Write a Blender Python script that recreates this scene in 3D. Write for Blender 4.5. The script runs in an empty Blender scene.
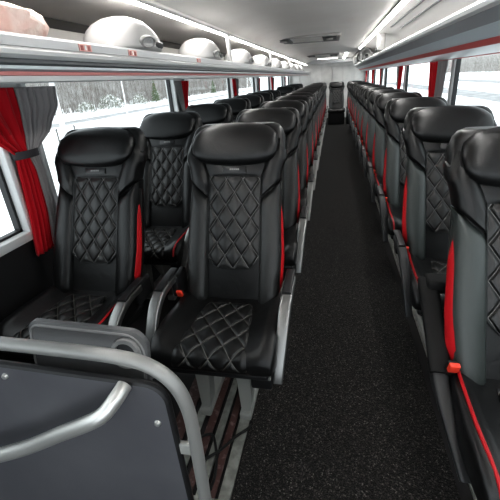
import bpy, bmesh, math, random
from mathutils import Vector, Matrix
random.seed(7)
C = bpy.context.scene.collection
PI = math.pi

# ------------------------------------------------------------------ materials
def mat(name, col, rough=.5, metal=0., spec=.5, emis=None, estr=0., alpha=None):
    m = bpy.data.materials.new(name); m.use_nodes = True
    b = m.node_tree.nodes['Principled BSDF']
    b.inputs['Base Color'].default_value = (*col, 1)
    b.inputs['Roughness'].default_value = rough
    b.inputs['Metallic'].default_value = metal
    b.inputs['Specular IOR Level'].default_value = spec
    if emis:
        b.inputs['Emission Color'].default_value = (*emis, 1)
        b.inputs['Emission Strength'].default_value = estr
    return m

def nodes(m):
    nt = m.node_tree
    return nt, nt.nodes['Principled BSDF'], (lambda t: nt.nodes.new(t)), nt.links.new

def add_bump(m, scale, strength, dist=.002, detail=4, col2=None, colscale=None, colpos=(.4, .65)):
    nt, b, N, L = nodes(m)
    tc = N('ShaderNodeTexCoord')
    n = N('ShaderNodeTexNoise'); n.inputs['Scale'].default_value = scale; n.inputs['Detail'].default_value = detail
    L(tc.outputs['Object'], n.inputs['Vector'])
    bp = N('ShaderNodeBump'); bp.inputs['Strength'].default_value = strength; bp.inputs['Distance'].default_value = dist
    L(n.outputs['Fac'], bp.inputs['Height']); L(bp.outputs['Normal'], b.inputs['Normal'])
    if col2:
        n2 = N('ShaderNodeTexNoise'); n2.inputs['Scale'].default_value = colscale or scale; n2.inputs['Detail'].default_value = 3
        L(tc.outputs['Object'], n2.inputs['Vector'])
        cr = N('ShaderNodeValToRGB')
        cr.color_ramp.elements[0].position = colpos[0]; cr.color_ramp.elements[1].position = colpos[1]
        cr.color_ramp.elements[0].color = b.inputs['Base Color'].default_value
        cr.color_ramp.elements[1].color = (*col2, 1)
        L(n2.outputs['Fac'], cr.inputs['Fac']); L(cr.outputs['Color'], b.inputs['Base Color'])
    return m

LEATHER = mat('black_leather', (.0065, .0065, .0067), .37, spec=.45)
def leather_nodes(m):
    nt, b, N, L = nodes(m)
    tc = N('ShaderNodeTexCoord')
    n1 = N('ShaderNodeTexNoise'); n1.inputs['Scale'].default_value = 14; n1.inputs['Detail'].default_value = 5; n1.inputs['Distortion'].default_value = .8
    n2 = N('ShaderNodeTexNoise'); n2.inputs['Scale'].default_value = 260; n2.inputs['Detail'].default_value = 2
    L(tc.outputs['Object'], n1.inputs['Vector']); L(tc.outputs['Object'], n2.inputs['Vector'])
    b1 = N('ShaderNodeBump'); b1.inputs['Strength'].default_value = .35; b1.inputs['Distance'].default_value = .006
    b2 = N('ShaderNodeBump'); b2.inputs['Strength'].default_value = .15; b2.inputs['Distance'].default_value = .001
    L(n1.outputs['Fac'], b1.inputs['Height']); L(n2.outputs['Fac'], b2.inputs['Height'])
    L(b1.outputs['Normal'], b2.inputs['Normal']); L(b2.outputs['Normal'], b.inputs['Normal'])
leather_nodes(LEATHER)

BOLSTER = mat('softly_lit_black_leather', (.018, .0185, .018), .4); leather_nodes(BOLSTER)  # aisle-seat bolsters: black leather with soft reflected light put into its colour
BOLSTER2 = mat('window_lit_black_leather', (.042, .049, .047), .42); leather_nodes(BOLSTER2)  # right-row bolsters: window reflection painted as a lighter, greener leather colour

def quilt_mat(name, base, stitch, du, dv):
    """leather with diamond seams: UV holds metres across / up the panel"""
    m = mat(name, base, .4, spec=.5)
    nt, b, N, L = nodes(m)
    uv = N('ShaderNodeUVMap'); uv.uv_map = 'UVMap'
    sx = N('ShaderNodeSeparateXYZ'); L(uv.outputs['UV'], sx.inputs['Vector'])
    def M(op, a, c=None):
        q = N('ShaderNodeMath'); q.operation = op
        for i, v in enumerate((a, c)):
            if v is None: continue
            if isinstance(v, (int, float)): q.inputs[i].default_value = v
            else: L(v, q.inputs[i])
        return q.outputs[0]
    u = M('DIVIDE', sx.outputs['X'], du); v = M('DIVIDE', sx.outputs['Y'], dv)
    def dist(w):
        f = M('FRACT', w); f = M('SUBTRACT', f, .5); f = M('ABSOLUTE', f); return M('SUBTRACT', .5, f)
    d = M('MINIMUM', dist(M('ADD', u, v)), dist(M('SUBTRACT', u, v)))
    # outline seam
    nz = N('ShaderNodeTexNoise'); nz.inputs['Scale'].default_value = 300
    seam = N('ShaderNodeMapRange'); seam.inputs['From Min'].default_value = .0; seam.inputs['From Max'].default_value = .12
    L(d, seam.inputs['Value'])
    bp = N('ShaderNodeBump'); bp.inputs['Strength'].default_value = .8; bp.inputs['Distance'].default_value = .006
    L(seam.outputs['Result'], bp.inputs['Height']); L(bp.outputs['Normal'], b.inputs['Normal'])
    cr = N('ShaderNodeValToRGB'); e = cr.color_ramp.elements
    e[0].position = .0; e[0].color = (*stitch, 1); e[1].position = .038; e[1].color = (.004, .004, .004, 1)
    x = e.new(.09); x.color = (*[c * .5 for c in base], 1); y = e.new(.2); y.color = (*base, 1)
    L(d, cr.inputs['Fac']); L(cr.outputs['Color'], b.inputs['Base Color'])
    return m
QUILT = quilt_mat('quilted_leather', (.022, .0215, .021), (.17, .165, .16), .0767, .105)
QUILT_SEAT = quilt_mat('quilted_cushion_leather', (.009, .009, .009), (.12, .11, .095), .085, .105)

BLACKP = add_bump(mat('black_plastic', (.012, .012, .013), .45), 400, .1)
DARKP = add_bump(mat('dark_grey_plastic', (.035, .035, .037), .5), 300, .1)
RED = add_bump(mat('red_leather', (.50, .012, .018), .42), 120, .12)
REDPIPE = add_bump(mat('red_piping', (.42, .01, .016), .4), 120, .1)
ALU = add_bump(mat('satin_aluminium', (.25, .25, .245), .34, metal=.85), 250, .06)
ARMSHADE = add_bump(mat('shaded_satin_metal', (.028, .029, .03), .42, metal=.3), 250, .06)  # same armrest metal as ALU, with shade put into the colour
LEGM = add_bump(mat('pale_grey_painted_metal', (.27, .275, .26), .45), 200, .06)
RAILM = add_bump(mat('floor_rail_aluminium', (.27, .275, .25), .5, metal=.2), 60, .1, col2=(.17, .17, .155), colscale=30)
BROWN = add_bump(mat('brown_plywood_strip', (.075, .036, .032), .6), 70, .4, col2=(.2, .14, .13), colscale=45, colpos=(.55, .75))
TAGM = mat('dark_tag', (.02, .02, .021), .3)
TAGL = mat('silver_tag_mark', (.22, .22, .215), .4, metal=.3)
PADM = add_bump(mat('matt_black_pad', (.006, .006, .006), .7, spec=.3), 300, .2)
BUCKLE = add_bump(mat('orange_red_buckle', (.75, .06, .03), .4), 200, .1)

CARPET = mat('speckled_black_carpet', (.011, .011, .0115), .95, spec=.1)
def carpet_nodes(m):
    nt, b, N, L = nodes(m)
    tc = N('ShaderNodeTexCoord')
    v = N('ShaderNodeTexVoronoi'); v.inputs['Scale'].default_value = 250
    L(tc.outputs['Object'], v.inputs['Vector'])
    sp = N('ShaderNodeSeparateColor'); L(v.outputs['Color'], sp.inputs['Color'])
    cr = N('ShaderNodeValToRGB'); cr.color_ramp.interpolation = 'CONSTANT'; e = cr.color_ramp.elements
    e[0].position = 0; e[0].color = (.009, .0084, .0079, 1); e[1].position = .6; e[1].color = (.024, .0215, .020, 1)
    x = e.new(.86); x.color = (.052, .047, .043, 1)
    x = e.new(.975); x.color = (.115, .107, .10, 1)
    L(sp.outputs[0], cr.inputs['Fac']); L(cr.outputs['Color'], b.inputs['Base Color'])
    n = N('ShaderNodeTexNoise'); n.inputs['Scale'].default_value = 220; n.inputs['Detail'].default_value = 3
    L(tc.outputs['Object'], n.inputs['Vector'])
    bp = N('ShaderNodeBump'); bp.inputs['Strength'].default_value = .9; bp.inputs['Distance'].default_value = .006
    L(n.outputs['Fac'], bp.inputs['Height']); L(bp.outputs['Normal'], b.inputs['Normal'])
    b.inputs['Sheen Weight'].default_value = .12
carpet_nodes(CARPET)
UNDER = add_bump(mat('dark_floor_covering', (.012, .011, .0115), .7), 90, .3)
WALLDARK = add_bump(mat('black_wall_trim', (.014, .014, .015), .6), 150, .2)
FRAME = add_bump(mat('pale_grey_window_trim', (.62, .63, .63), .45), 80, .05)
GASKET = mat('black_rubber', (.01, .01, .011), .5)
CEIL = add_bump(mat('warm_grey_ceiling', (.76, .725, .69), .5), 90, .06, col2=(.80, .77, .74), colscale=2.5)
CEIL2 = add_bump(mat('pale_ceiling_panel', (.52, .51, .495), .45), 90, .05)
WHITEP = add_bump(mat('white_plastic', (.52, .51, .50), .38), 60, .04)
RACKW = add_bump(mat('white_rack_lip', (.56, .57, .57), .35), 60, .04)
RACKG = add_bump(mat('grey_rack_panel', (.52, .53, .54), .36), 60, .04)
RACKD = add_bump(mat('dark_grey_rack_groove', (.075, .08, .085), .4), 60, .04)
RACKU = add_bump(mat('dark_grey_rack_panel', (.20, .205, .21), .38), 60, .04)  # darker grey for the sloping panel of the right rack
RACKB = add_bump(mat('pale_blue_grey_rack_band', (.52, .58, .61), .35), 60, .04)
RACKP = add_bump(mat('faded_pink_rack_strip', (.62, .27, .26), .4), 60, .04)
RACKR = add_bump(mat('red_rack_strip', (.55, .10, .095), .4), 60, .04)
REARW = add_bump(mat('white_rear_wall', (.72, .71, .69), .6), 40, .08, col2=(.6, .59, .57), colscale=3)
RACKIN = add_bump(mat('dark_rack_lining', (.07, .065, .062), .8), 150, .2)
RACKIN2 = add_bump(mat('grey_rack_lining', (.55, .53, .50), .6), 60, .05)
PANEL = add_bump(mat('graphite_laminate_panel', (.082, .083, .092), .42), 30, .05, col2=(.098, .099, .108), colscale=5)
TUBEM = add_bump(mat('grey_powder_coated_tube', (.27, .27, .262), .38, metal=.35), 350, .08)
HANDLEM = add_bump(mat('brushed_steel_handle', (.62, .62, .60), .34, metal=.75), 200, .08)
TRAYM = add_bump(mat('grey_moulded_tray', (.085, .086, .088), .45), 200, .1)
TRAYM2 = add_bump(mat('pale_grey_tray_rim', (.20, .20, .20), .4), 200, .1)
LED = mat('led_strip', (1, 1, 1), .5, emis=(1, .985, .96), estr=32)
LAMP = mat('lamp_lens', (1, 1, 1), .5, emis=(1, .98, .95), estr=12)
VENTD = mat('dark_grille', (.03, .03, .03), .5)
VENTG = mat('grey_grille', (.33, .32, .31), .45)
STICK = add_bump(mat('pink_number_sticker', (.72, .40, .36), .5), 200, .05)
STICKD = mat('sticker_figures', (.36, .10, .09), .5)
STICKW = mat('sticker_white', (.85, .83, .82), .5)
BAGM = add_bump(mat('pink_plastic_wrap', (.80, .66, .60), .32), 22, .7, dist=.02, col2=(.72, .40, .33), colscale=7, colpos=(.48, .68))
CABLE = mat('black_cable', (.006, .006, .006), .5)

def cloth(name, col, dark):
    m = mat(name, col, .8, spec=.2)
    nt, b, N, L = nodes(m)
    b.inputs['Sheen Weight'].default_value = .2
    tc = N('ShaderNodeTexCoord'); w = N('ShaderNodeTexNoise'); w.inputs['Scale'].default_value = 400
    L(tc.outputs['Object'], w.inputs['Vector'])
    bp = N('ShaderNodeBump'); bp.inputs['Strength'].default_value = .2; bp.inputs['Distance'].default_value = .001
    L(w.outputs['Fac'], bp.inputs['Height']); L(bp.outputs['Normal'], b.inputs['Normal'])
    # light bleeds through thin cloth
    out = nt.nodes['Material Output']
    tr = N('ShaderNodeBsdfTranslucent'); tr.inputs['Color'].default_value = (*col, 1)
    mx = N('ShaderNodeMixShader'); mx.inputs[0].default_value = .22
    L(b.outputs[0], mx.inputs[1]); L(tr.outputs[0], mx.inputs[2]); L(mx.outputs[0], out.inputs['Surface'])
    return m
CURR = cloth('red_curtain_cloth', (.60, .010, .022), None)
CURG = cloth('grey_curtain_cloth', (.36, .34, .34), None)
TIE = add_bump(mat('dark_tieback_strap', (.045, .04, .045), .6), 200, .1)

def glass():
    m = bpy.data.materials.new('clear_window_glass'); m.use_nodes = True
    nt = m.node_tree; nt.nodes.clear()
    out = nt.nodes.new('ShaderNodeOutputMaterial'); t = nt.nodes.new('ShaderNodeBsdfTransparent')
    t.inputs['Color'].default_value = (.93, .96, .95, 1)
    g = nt.nodes.new('ShaderNodeBsdfGlossy'); g.inputs['Roughness'].default_value = .02
    lw = nt.nodes.new('ShaderNodeLayerWeight'); lw.inputs['Blend'].default_value = .5
    p5 = nt.nodes.new('ShaderNodeMath'); p5.operation = 'POWER'; p5.inputs[1].default_value = 5; nt.links.new(lw.outputs['Facing'], p5.inputs[0])
    fr = nt.nodes.new('ShaderNodeMath'); fr.operation = 'MULTIPLY_ADD'; fr.inputs[1].default_value = .3; fr.inputs[2].default_value = .03; nt.links.new(p5.outputs[0], fr.inputs[0])
    mx = nt.nodes.new('ShaderNodeMixShader')
    nt.links.new(fr.outputs[0], mx.inputs[0]); nt.links.new(t.outputs[0], mx.inputs[1]); nt.links.new(g.outputs[0], mx.inputs[2])
    nt.links.new(mx.outputs[0], out.inputs['Surface'])
    return m
GLASS = glass()
SNOW = add_bump(mat('snow', (.86, .88, .90), .9, spec=.1), .6, .3, dist=.2, col2=(.70, .72, .74), colscale=.12, colpos=(.5, .75))
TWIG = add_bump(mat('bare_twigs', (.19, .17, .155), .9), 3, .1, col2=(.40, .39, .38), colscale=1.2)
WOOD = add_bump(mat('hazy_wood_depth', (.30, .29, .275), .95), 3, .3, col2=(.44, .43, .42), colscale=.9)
CONIF = add_bump(mat('conifer_green', (.10, .13, .075), .9), 9, .3, col2=(.5, .52, .5), colscale=5, colpos=(.55, .7))
BUSH = add_bump(mat('snowy_bush', (.20, .21, .17), .9), 6, .3, col2=(.8, .8, .8), colscale=3, colpos=(.45, .6))
POSTM = mat('outdoor_white_post', (.72, .73, .73), .5)
FENCEM = mat('dark_fence_wood', (.10, .095, .09), .8)
ROADM = add_bump(mat('slushy_road', (.20, .205, .21), .7), 2, .2, col2=(.36, .37, .38), colscale=.8)
BLUEM = mat('blue_outdoor_bin', (.06, .2, .42), .5)

# ------------------------------------------------------------------ mesh helpers
class MB:
    def __init__(s): s.v = []; s.f = []; s.uv = {}
    def add(s, vs, fs):
        o = len(s.v); s.v += [tuple(v) for v in vs]; s.f += [tuple(i + o for i in f) for f in fs]; return s
    def box(s, c, d, rot=None):
        vs = []
        for x in (-1, 1):
            for y in (-1, 1):
                for z in (-1, 1):
                    p = Vector((x * d[0] / 2, y * d[1] / 2, z * d[2] / 2))
                    if rot: p = rot @ p
                    vs.append(p + Vector(c))
        return s.add(vs, [(0, 1, 3, 2), (4, 6, 7, 5), (0, 4, 5, 1), (2, 3, 7, 6), (0, 2, 6, 4), (1, 5, 7, 3)])
    def rbox(s, c, d, r=.01, seg=3, rot=None):
        bm = bmesh.new(); bmesh.ops.create_cube(bm, size=1)
        bmesh.ops.scale(bm, vec=d, verts=bm.verts)
        bmesh.ops.bevel(bm, geom=bm.edges[:], offset=min(r, min(d) * .49), segments=seg, profile=.5, affect='EDGES')
        bm.verts.index_update()
        vs = []
        for v in bm.verts:
            p = v.co.copy()
            if rot: p = rot @ p
            vs.append(p + Vector(c))
        fs = [[v.index for v in f.verts] for f in bm.faces]; bm.free()
        return s.add(vs, fs)
    def loft(s, rings, cap=True, closed=True):
        n = len(rings[0]); vs = [p for r in rings for p in r]; fs = []
        for i in range(len(rings) - 1):
            for j in range(n if closed else n - 1):
                k = (j + 1) % n
                fs.append((i * n + j, i * n + k, (i + 1) * n + k, (i + 1) * n + j))
        if cap:
            fs.append(tuple(reversed(range(n)))); fs.append(tuple((len(rings) - 1) * n + j for j in range(n)))
        return s.add(vs, fs)
    def tube(s, path, r, n=10, cap=True, flat=None):
        path = [Vector(p) for p in path]; rings = []
        up = None
        for i, p in enumerate(path):
            t = (path[min(i + 1, len(path) - 1)] - path[max(i - 1, 0)]).normalized()
            if up is None:
                up = Vector((0, 0, 1)) if abs(t.z) < .9 else Vector((0, 1, 0))
            up = (up - t * up.dot(t)).normalized(); sd = t.cross(up)
            rr = r[i] if isinstance(r, (list, tuple)) else r
            a, b = (rr, rr) if not flat else (rr, rr * flat)
            rings.append([p + up * (math.sin(2 * PI * k / n) * b) + sd * (math.cos(2 * PI * k / n) * a) for k in range(n)])
        return s.loft(rings, cap)
    def sweep(s, path, w, h, side=(1, 0, 0), rnd=.3):
        """rounded-rect section; w along side, h across path"""
        path = [Vector(p) for p in path]; sd = Vector(side); rings = []
        n = 16
        for i, p in enumerate(path):
            t = (path[min(i + 1, len(path) - 1)] - path[max(i - 1, 0)]).normalized()
            nrm = sd.cross(t).normalized()
            ww = w[i] if isinstance(w, (list, tuple)) else w
            hh = h[i] if isinstance(h, (list, tuple)) else h
            ring = []
            for k in range(n):
                a = 2 * PI * (k + .5) / n
                ca, sa = math.cos(a), math.sin(a)
                ring.append(p + sd * (ww / 2 * math.copysign(abs(ca) ** rnd, ca)) + nrm * (hh / 2 * math.copysign(abs(sa) ** rnd, sa)))
            rings.append(ring)
        return s.loft(rings)
    def grid(s, fn, nu, nv, uvfn=None):
        o = len(s.v)
        for i in range(nu + 1):
            for j in range(nv + 1):
                s.v.append(tuple(fn(i / nu, j / nv)))
                if uvfn: s.uv[len(s.v) - 1] = uvfn(i / nu, j / nv)
        for i in range(nu):
            for j in range(nv):
                a = o + i * (nv + 1) + j
                s.f.append((a, a + nv + 1, a + nv + 2, a + 1))
        return s
    def lathe(s, prof, c, ax='z', n=24, M=None):
        rings = []
        for r, h in prof:
            ring = []
            for k in range(n):
                a = 2 * PI * k / n
                p = Vector((r * math.cos(a), r * math.sin(a), h))
                if M: p = M @ p
                ring.append(p + Vector(c))
            rings.append(ring)
        return s.loft(rings)
    def mesh(s, name, m, smooth=True, angle=40):
        me = bpy.data.meshes.new(name); me.from_pydata(s.v, [], s.f)
        if s.uv:
            ul = me.uv_layers.new(name='UVMap')
            for lp in me.loops: ul.data[lp.index].uv = s.uv.get(lp.vertex_index, (0, 0))
        bm = bmesh.new(); bm.from_mesh(me); bmesh.ops.recalc_face_normals(bm, faces=bm.faces)
        if smooth:
            for f in bm.faces: f.smooth = True
            for e in bm.edges:
                if len(e.link_faces) == 2 and e.calc_face_angle(0) > math.radians(angle): e.smooth = False
        bm.to_mesh(me); bm.free()
        me.materials.append(m)
        return me
    def obj(s, name, m, parent=None, smooth=True, angle=40):
        o = bpy.data.objects.new(name, s.mesh(name, m, smooth, angle)); C.objects.link(o)
        if parent: o.parent = parent
        return o

def thing(name, label, cat, loc=(0, 0, 0), rotz=0, group=None):
    o = bpy.data.objects.new(name, None); C.objects.link(o)
    o.empty_display_size = .1
    o.location = loc; o.rotation_euler = (0, 0, rotz); o['label'] = label; o['category'] = cat
    if group: o['group'] = group
    return o
def tag(o, label, cat, group=None, kind=None):
    o['label'] = label; o['category'] = cat
    if group: o['group'] = group
    if kind: o['kind'] = kind
    return o
def struct(o): o['kind'] = 'structure'; return o
def dup(root, loc, label, skip=()):
    r = root.copy(); C.objects.link(r); r.location = loc; r['label'] = label
    for ch in list(root.children):
        if ch.name.split('.')[0] in skip: continue
        c = ch.copy(); C.objects.link(c); c.parent = r
        for g in list(ch.children):
            d = g.copy(); C.objects.link(d); d.parent = c
    return r
def sm(a, b, x):
    t = min(1, max(0, (x - a) / (b - a))); return t * t * (3 - 2 * t)
def lerp(pts, x):
    if x <= pts[0][0]: return pts[0][1]
    for (a, p), (b, q) in zip(pts, pts[1:]):
        if x <= b:
            t = (x - a) / (b - a); return p + (q - p) * t
    return pts[-1][1]
def smooth_path(pts, n=6):
    """Catmull-Rom"""
    P = [Vector(p) for p in pts]; out = []
    for i in range(len(P) - 1):
        p0 = P[max(i - 1, 0)]; p1 = P[i]; p2 = P[i + 1]; p3 = P[min(i + 2, len(P) - 1)]
        for k in range(n):
            t = k / n
            out.append(.5 * ((2 * p1) + (p2 - p0) * t + (2 * p0 - 5 * p1 + 4 * p2 - p3) * t * t + (3 * p1 - p0 - 3 * p2 + p3) * t ** 3))
    out.append(P[-1]); return out

# ------------------------------------------------------------------ the seat
LEAN = .435
ZB = .445
def yf(z): return (z - .465) * LEAN              # centre line of the front face of the backrest
def superring(cx, cy, z, hw, hd, n=28, e=.45):
    r = []
    for k in range(n):
        a = 2 * PI * k / n; ca, sa = math.cos(a), math.sin(a)
        r.append((cx + hw * math.copysign(abs(ca) ** e, ca), cy + hd * math.copysign(abs(sa) ** e, sa), z))
    return r

WID = [(.40, .185), (.46, .208), (.60, .214), (.75, .206), (.86, .199), (.92, .206), (1.0, .224), (1.06, .226), (1.10, .218), (1.14, .19)]
def seat_parts(t, aisle, piping, bolster_mat):
    # backrest core shell
    mb = MB(); rings = []
    for i in range(22):
        z = .40 + (1.146 - .40) * (i / 21 if i < 16 else lerp([(16, .762), (17, .85), (18, .92), (19, .965), (20, .988), (21, 1.0)], i))
        hw = lerp(WID, z) - .012 + .010 * sm(.93, 1.0, z)
        if z > 1.10: hw = lerp([(1.10, .216), (1.125, .203), (1.138, .188), (1.146, .165)], z)
        th = .055 if z < 1.0 else .055 - (z - 1.0) * .12
        rings.append(superring(0, yf(z) + .005 + th, z, hw, th, 32, .4))
    mb.loft(rings); back = mb.obj('backrest', LEATHER, t)
    # quilted panel (front of backrest)
    x0, z0, z1 = .119, .552, .932
    def qf(a, b):
        z = z0 + (z1 - z0) * b
        hw = x0 - .045 * max(0, 1 - b / .11) ** 1.3
        x = (a * 2 - 1) * hw
        u, v = x / .0767, (z - z0) / .105
        puff = abs(math.sin(PI * (u + v)) * math.sin(PI * (u - v))) ** .45
        edge = min(1, min(a, 1 - a) / .09) * min(1, min(b, 1 - b) / .05)
        return (x, yf(z) - .004 - .013 * puff * edge * .75, z)
    mb = MB().grid(qf, 56, 88, lambda a, b: ((a * 2 - 1) * (x0 - .045 * max(0, 1 - b / .11) ** 1.3) + 7.67, (z1 - z0) * b + 10.5))
    q = mb.obj('quilted_panel', QUILT, t, angle=180)
    # seam cord round the quilted panel
    cord = [(-x0, yf(z1) - .006, z1), (-x0, yf(.596) - .006, .596), (-x0 + .030, yf(.566) - .006, .566), (-x0 + .046, yf(z0) - .006, z0), (x0 - .046, yf(z0) - .006, z0), (x0 - .030, yf(.566) - .006, .566), (x0, yf(.596) - .006, .596), (x0, yf(z1) - .006, z1), (-x0, yf(z1) - .006, z1)]
    dense = []
    for a, b in zip(cord, cord[1:]):
        for k in range(6): dense.append(Vector(a).lerp(Vector(b), k / 6))
    MB().tube(dense, .003, 6).obj('seam_cord', LEATHER, q)
    # neck panel between quilt and headrest
    def nf(a, b):
        z = .934 + (1.0 - .934) * b
        hw = lerp([(.934, .118), (1.0, .172)], z)
        x = (a * 2 - 1) * hw
        return (x, yf(z) - .004 - .007 * (1 - (2 * a - 1) ** 6) * (1 - (2 * b - 1) ** 6), z)
    MB().grid(nf, 20, 8).obj('neck_panel', LEATHER, t)
    # side bolsters and wings
    for s in (-1, 1):
        def section(xi, xo, F, wrap, y0):
            # polyline: inner edge -> crest -> outer edge -> back round the flank
            return [(xi, y0 + .012), (xi + .004, y0 - F * .35), (xi + .016, y0 - F * .85), (xi + (xo - xi) * .45, y0 - F * 1.04), (xo - .024, y0 - F),
                    (xo - .008, y0 - F * .72), (xo, y0 - F * .2), (xo + .002, y0 + wrap * .3), (xo - .002, y0 + wrap * .75), (xo - .014, y0 + wrap)]
        rows = 20
        def bol(xi, zlo, zhi, Fv, wrap, nrow):
            mb = MB(); rings = []
            base = [(0, 1)]
            for i in range(nrow + 1):
                b = i / nrow
                F = Fv(b) * min(1, (min(b, 1 - b) / .06) ** .6 if min(b, 1 - b) < .06 else 1)
                ring = []
                # x varies over section: need z per point since ends may slope
                zm = zlo(.17) + (zhi(.17) - zlo(.17)) * b
                xo = lerp(WID, zm) + .004
                sec = section(xi, xo, F, wrap, 0)
                for (x, y) in sec:
                    zz = zlo(x) + (zhi(x) - zlo(x)) * b
                    ring.append((s * x, yf(zz) + y, zz))
                rings.append(ring)
            # close ends
            mb.loft(rings, cap=False, closed=False)
            n = len(rings[0])
            mb.f.append(tuple(range(n))); mb.f.append(tuple((len(rings) - 1) * n + k for k in range(n)))
            return mb
        b1 = bol(.117, lambda x: .405, lambda x: .835 + (x - .117) * .78, lambda b: .034 - .010 * b, .11, 22)
        b1.obj('side_bolster', bolster_mat, t)
        b2 = bol(.117, lambda x: .842 + (x - .117) * .78, lambda x: .935 + min(1, (x - .117) / .07) * .185 - .075 * max(0, (x - .165) / .06) ** 2, lambda b: (.026 + .014 * b) * (1 - b ** 4) + .001, .10, 24)
        b2.obj('headrest_wing', LEATHER, t)
        # red flank insert on the aisle side
        if s != aisle: continue
        pth = []; rad = []
        for i in range(19):
            b = i / 18; z = .452 + (.862 - .452) * b
            pth.append((s * (lerp(WID, z) + .0018), yf(z) + .016 + .012 * b, z)); rad.append(.0022 + (.0118 if aisle < 0 else .0084) * sm(0, .10, b) * sm(1.0, .70, b) * (1 - .35 * b))
        MB().tube(pth, rad, 10, flat=2.6).obj('red_side_trim', RED, t)
        # dark second cord beside the insert
        MB().tube([(p[0] * .99 + s * .0035, p[1] + .030, p[2]) for p in pth], .004, 6).obj('flank_cord', LEATHER, t)
    # headrest pillow
    mb = MB(); rings = []
    for i in range(31):
        b = i / 30; z = .990 + .165 * b
        k = max(.0, 1 - abs(2 * b - 1) ** 3.0) ** .5
        kx = max(.0, 1 - abs(2 * b - 1) ** 5.0) ** .5
        hw = lerp([(0, .178), (.25, .194), (.5, .197), (.8, .187), (1, .165)], b) * (.76 + .24 * kx)
        hd = .008 + .050 * k
        cy = yf(z) + .012 - .014 * k
        r = []
        for a_ in range(40):
            a = 2 * PI * a_ / 40; ca, sa = math.cos(a), math.sin(a)
            x = hw * math.copysign(abs(ca) ** .55, ca); y = hd * math.copysign(abs(sa) ** .62, sa)
            q = (x / .2) ** 2
            y -= .012 * abs(x / .2) ** 2.4
            dz = (-.016 + .026 * q) * (1 - b) + (-.026 * q) * b ** 2
            r.append((x, cy + y, z + dz))
        rings.append(r)
    mb.loft(rings); hr = mb.obj('headrest', LEATHER, t, angle=180)
    # maker tag
    zt = .962; rot = Matrix.Rotation(-math.atan(LEAN), 3, 'X')
    tg = MB().rbox((0, yf(zt) - .014, zt), (.108, .006, .030), .004, 2, rot).obj('tag', TAGM, t)
    m2 = MB()
    for k in range(5): m2.box((-.018 + k * .009, yf(zt + .003) - .0185, zt + .003), (.0065, .002, .007), rot)
    m2.obj('tag_mark', TAGL, tg, smooth=False)
    # seat cushion
    def top(y): return lerp([(-.38, .385), (-.33, .415), (-.1, .425), (.05, .43)], y)
    mb = MB(); rings = []
    ys = [-.368, -.366, -.356, -.342, -.32, -.28, -.2, -.1, 0, .06]
    for i, y in enumerate(ys):
        hw = lerp([(-.37, .231), (-.33, .242), (-.2, .243), (.0, .224), (.06, .205)], y)
        zt_ = (.385, .400, .415, .424, .429, .431, .432, .432, .435, .435)[i]; zb_ = (.355, .345, .338, .335, .333, .332, .332, .335, .34, .34)[i]
        r = []
        for k in range(36):
            a = 2 * PI * k / 36; ca, sa = math.cos(a), math.sin(a)
            x = hw * math.copysign(abs(ca) ** .28, ca); zz = (zt_ + zb_) / 2 + (zt_ - zb_) / 2 * math.copysign(abs(sa) ** .28, sa)
            if sa > 0: zz += -.012 * (1 - sm(.125, .175, abs(x))) + .024 * sm(.14, .20, abs(x)) * sm(-.37, -.30, y)
            r.append((x, y, zz))
        rings.append(r)
    mb.loft(rings); cu = mb.obj('seat_cushion', LEATHER, t, angle=60)
    # quilted cushion inset, running over the front edge
    prof = smooth_path([(0, -.05, .4245), (0, -.15, .4225), (0, -.26, .421), (0, -.325, .4185), (0, -.352, .409), (0, -.366, .390), (0, -.371, .365)], 14)
    L = [0]
    for a, b in zip(prof, prof[1:]): L.append(L[-1] + (b - a).length)
    def at(d):
        for i in range(len(L) - 1):
            if d <= L[i + 1] + 1e-9:
                tt = (d - L[i]) / (L[i + 1] - L[i]); return prof[i].lerp(prof[i + 1], tt), (prof[i + 1] - prof[i]).normalized()
        return prof[-1], (prof[-1] - prof[-2]).normalized()
    def hwq(d): return lerp([(0, .10), (.10, .118), (.28, .138), (L[-1], .145)], d)
    def cf(a, b):
        d = b * L[-1]; p, tn = at(d); x = (a * 2 - 1) * hwq(d)
        nrm = Vector((0, tn.z, -tn.y)); nrm = nrm if nrm.z > 0 or nrm.y < 0 else -nrm
        u, v = x / .085, d / .105
        puff = abs(math.sin(PI * (u + v)) * math.sin(PI * (u - v))) ** .45
        edge = min(1, min(a, 1 - a) / .05) * min(1, min(b, 1 - b) / .04)
        q = p + nrm * (.002 + .008 * puff * edge)
        return (x, q.y, q.z)
    MB().grid(cf, 56, 80, lambda a, b: ((a * 2 - 1) * hwq(b * L[-1]) + 8.5, b * L[-1] + 10.5)).obj('quilted_cushion_inset', QUILT_SEAT, cu, angle=180)
    if piping:
        s = aisle
        pp = smooth_path([(s * .200, .045, .458), (s * .208, -.06, .458), (s * .214, -.2, .455), (s * .211, -.30, .447), (s * .206, -.348, .425), (s * .203, -.369, .38)], 5)
        MB().tube(pp, .0055, 8).obj('red_piping', REDPIPE, cu)
    # pan and frame under the cushion
    MB().rbox((0, -.155, .325), (.43, .40, .03), .01).obj('seat_pan', BLACKP, t)
    fr = MB()
    for s in (-1, 1):
        fr.rbox((s * .17, -.12, .29), (.035, .36, .05), .006)
        fr.rbox((s * .17, .05, .36), (.03, .12, .12), .008)
    fr.rbox((0, -.02, .27), (.34, .04, .05), .006)
    fr.obj('seat_frame', BLACKP, t)
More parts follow.
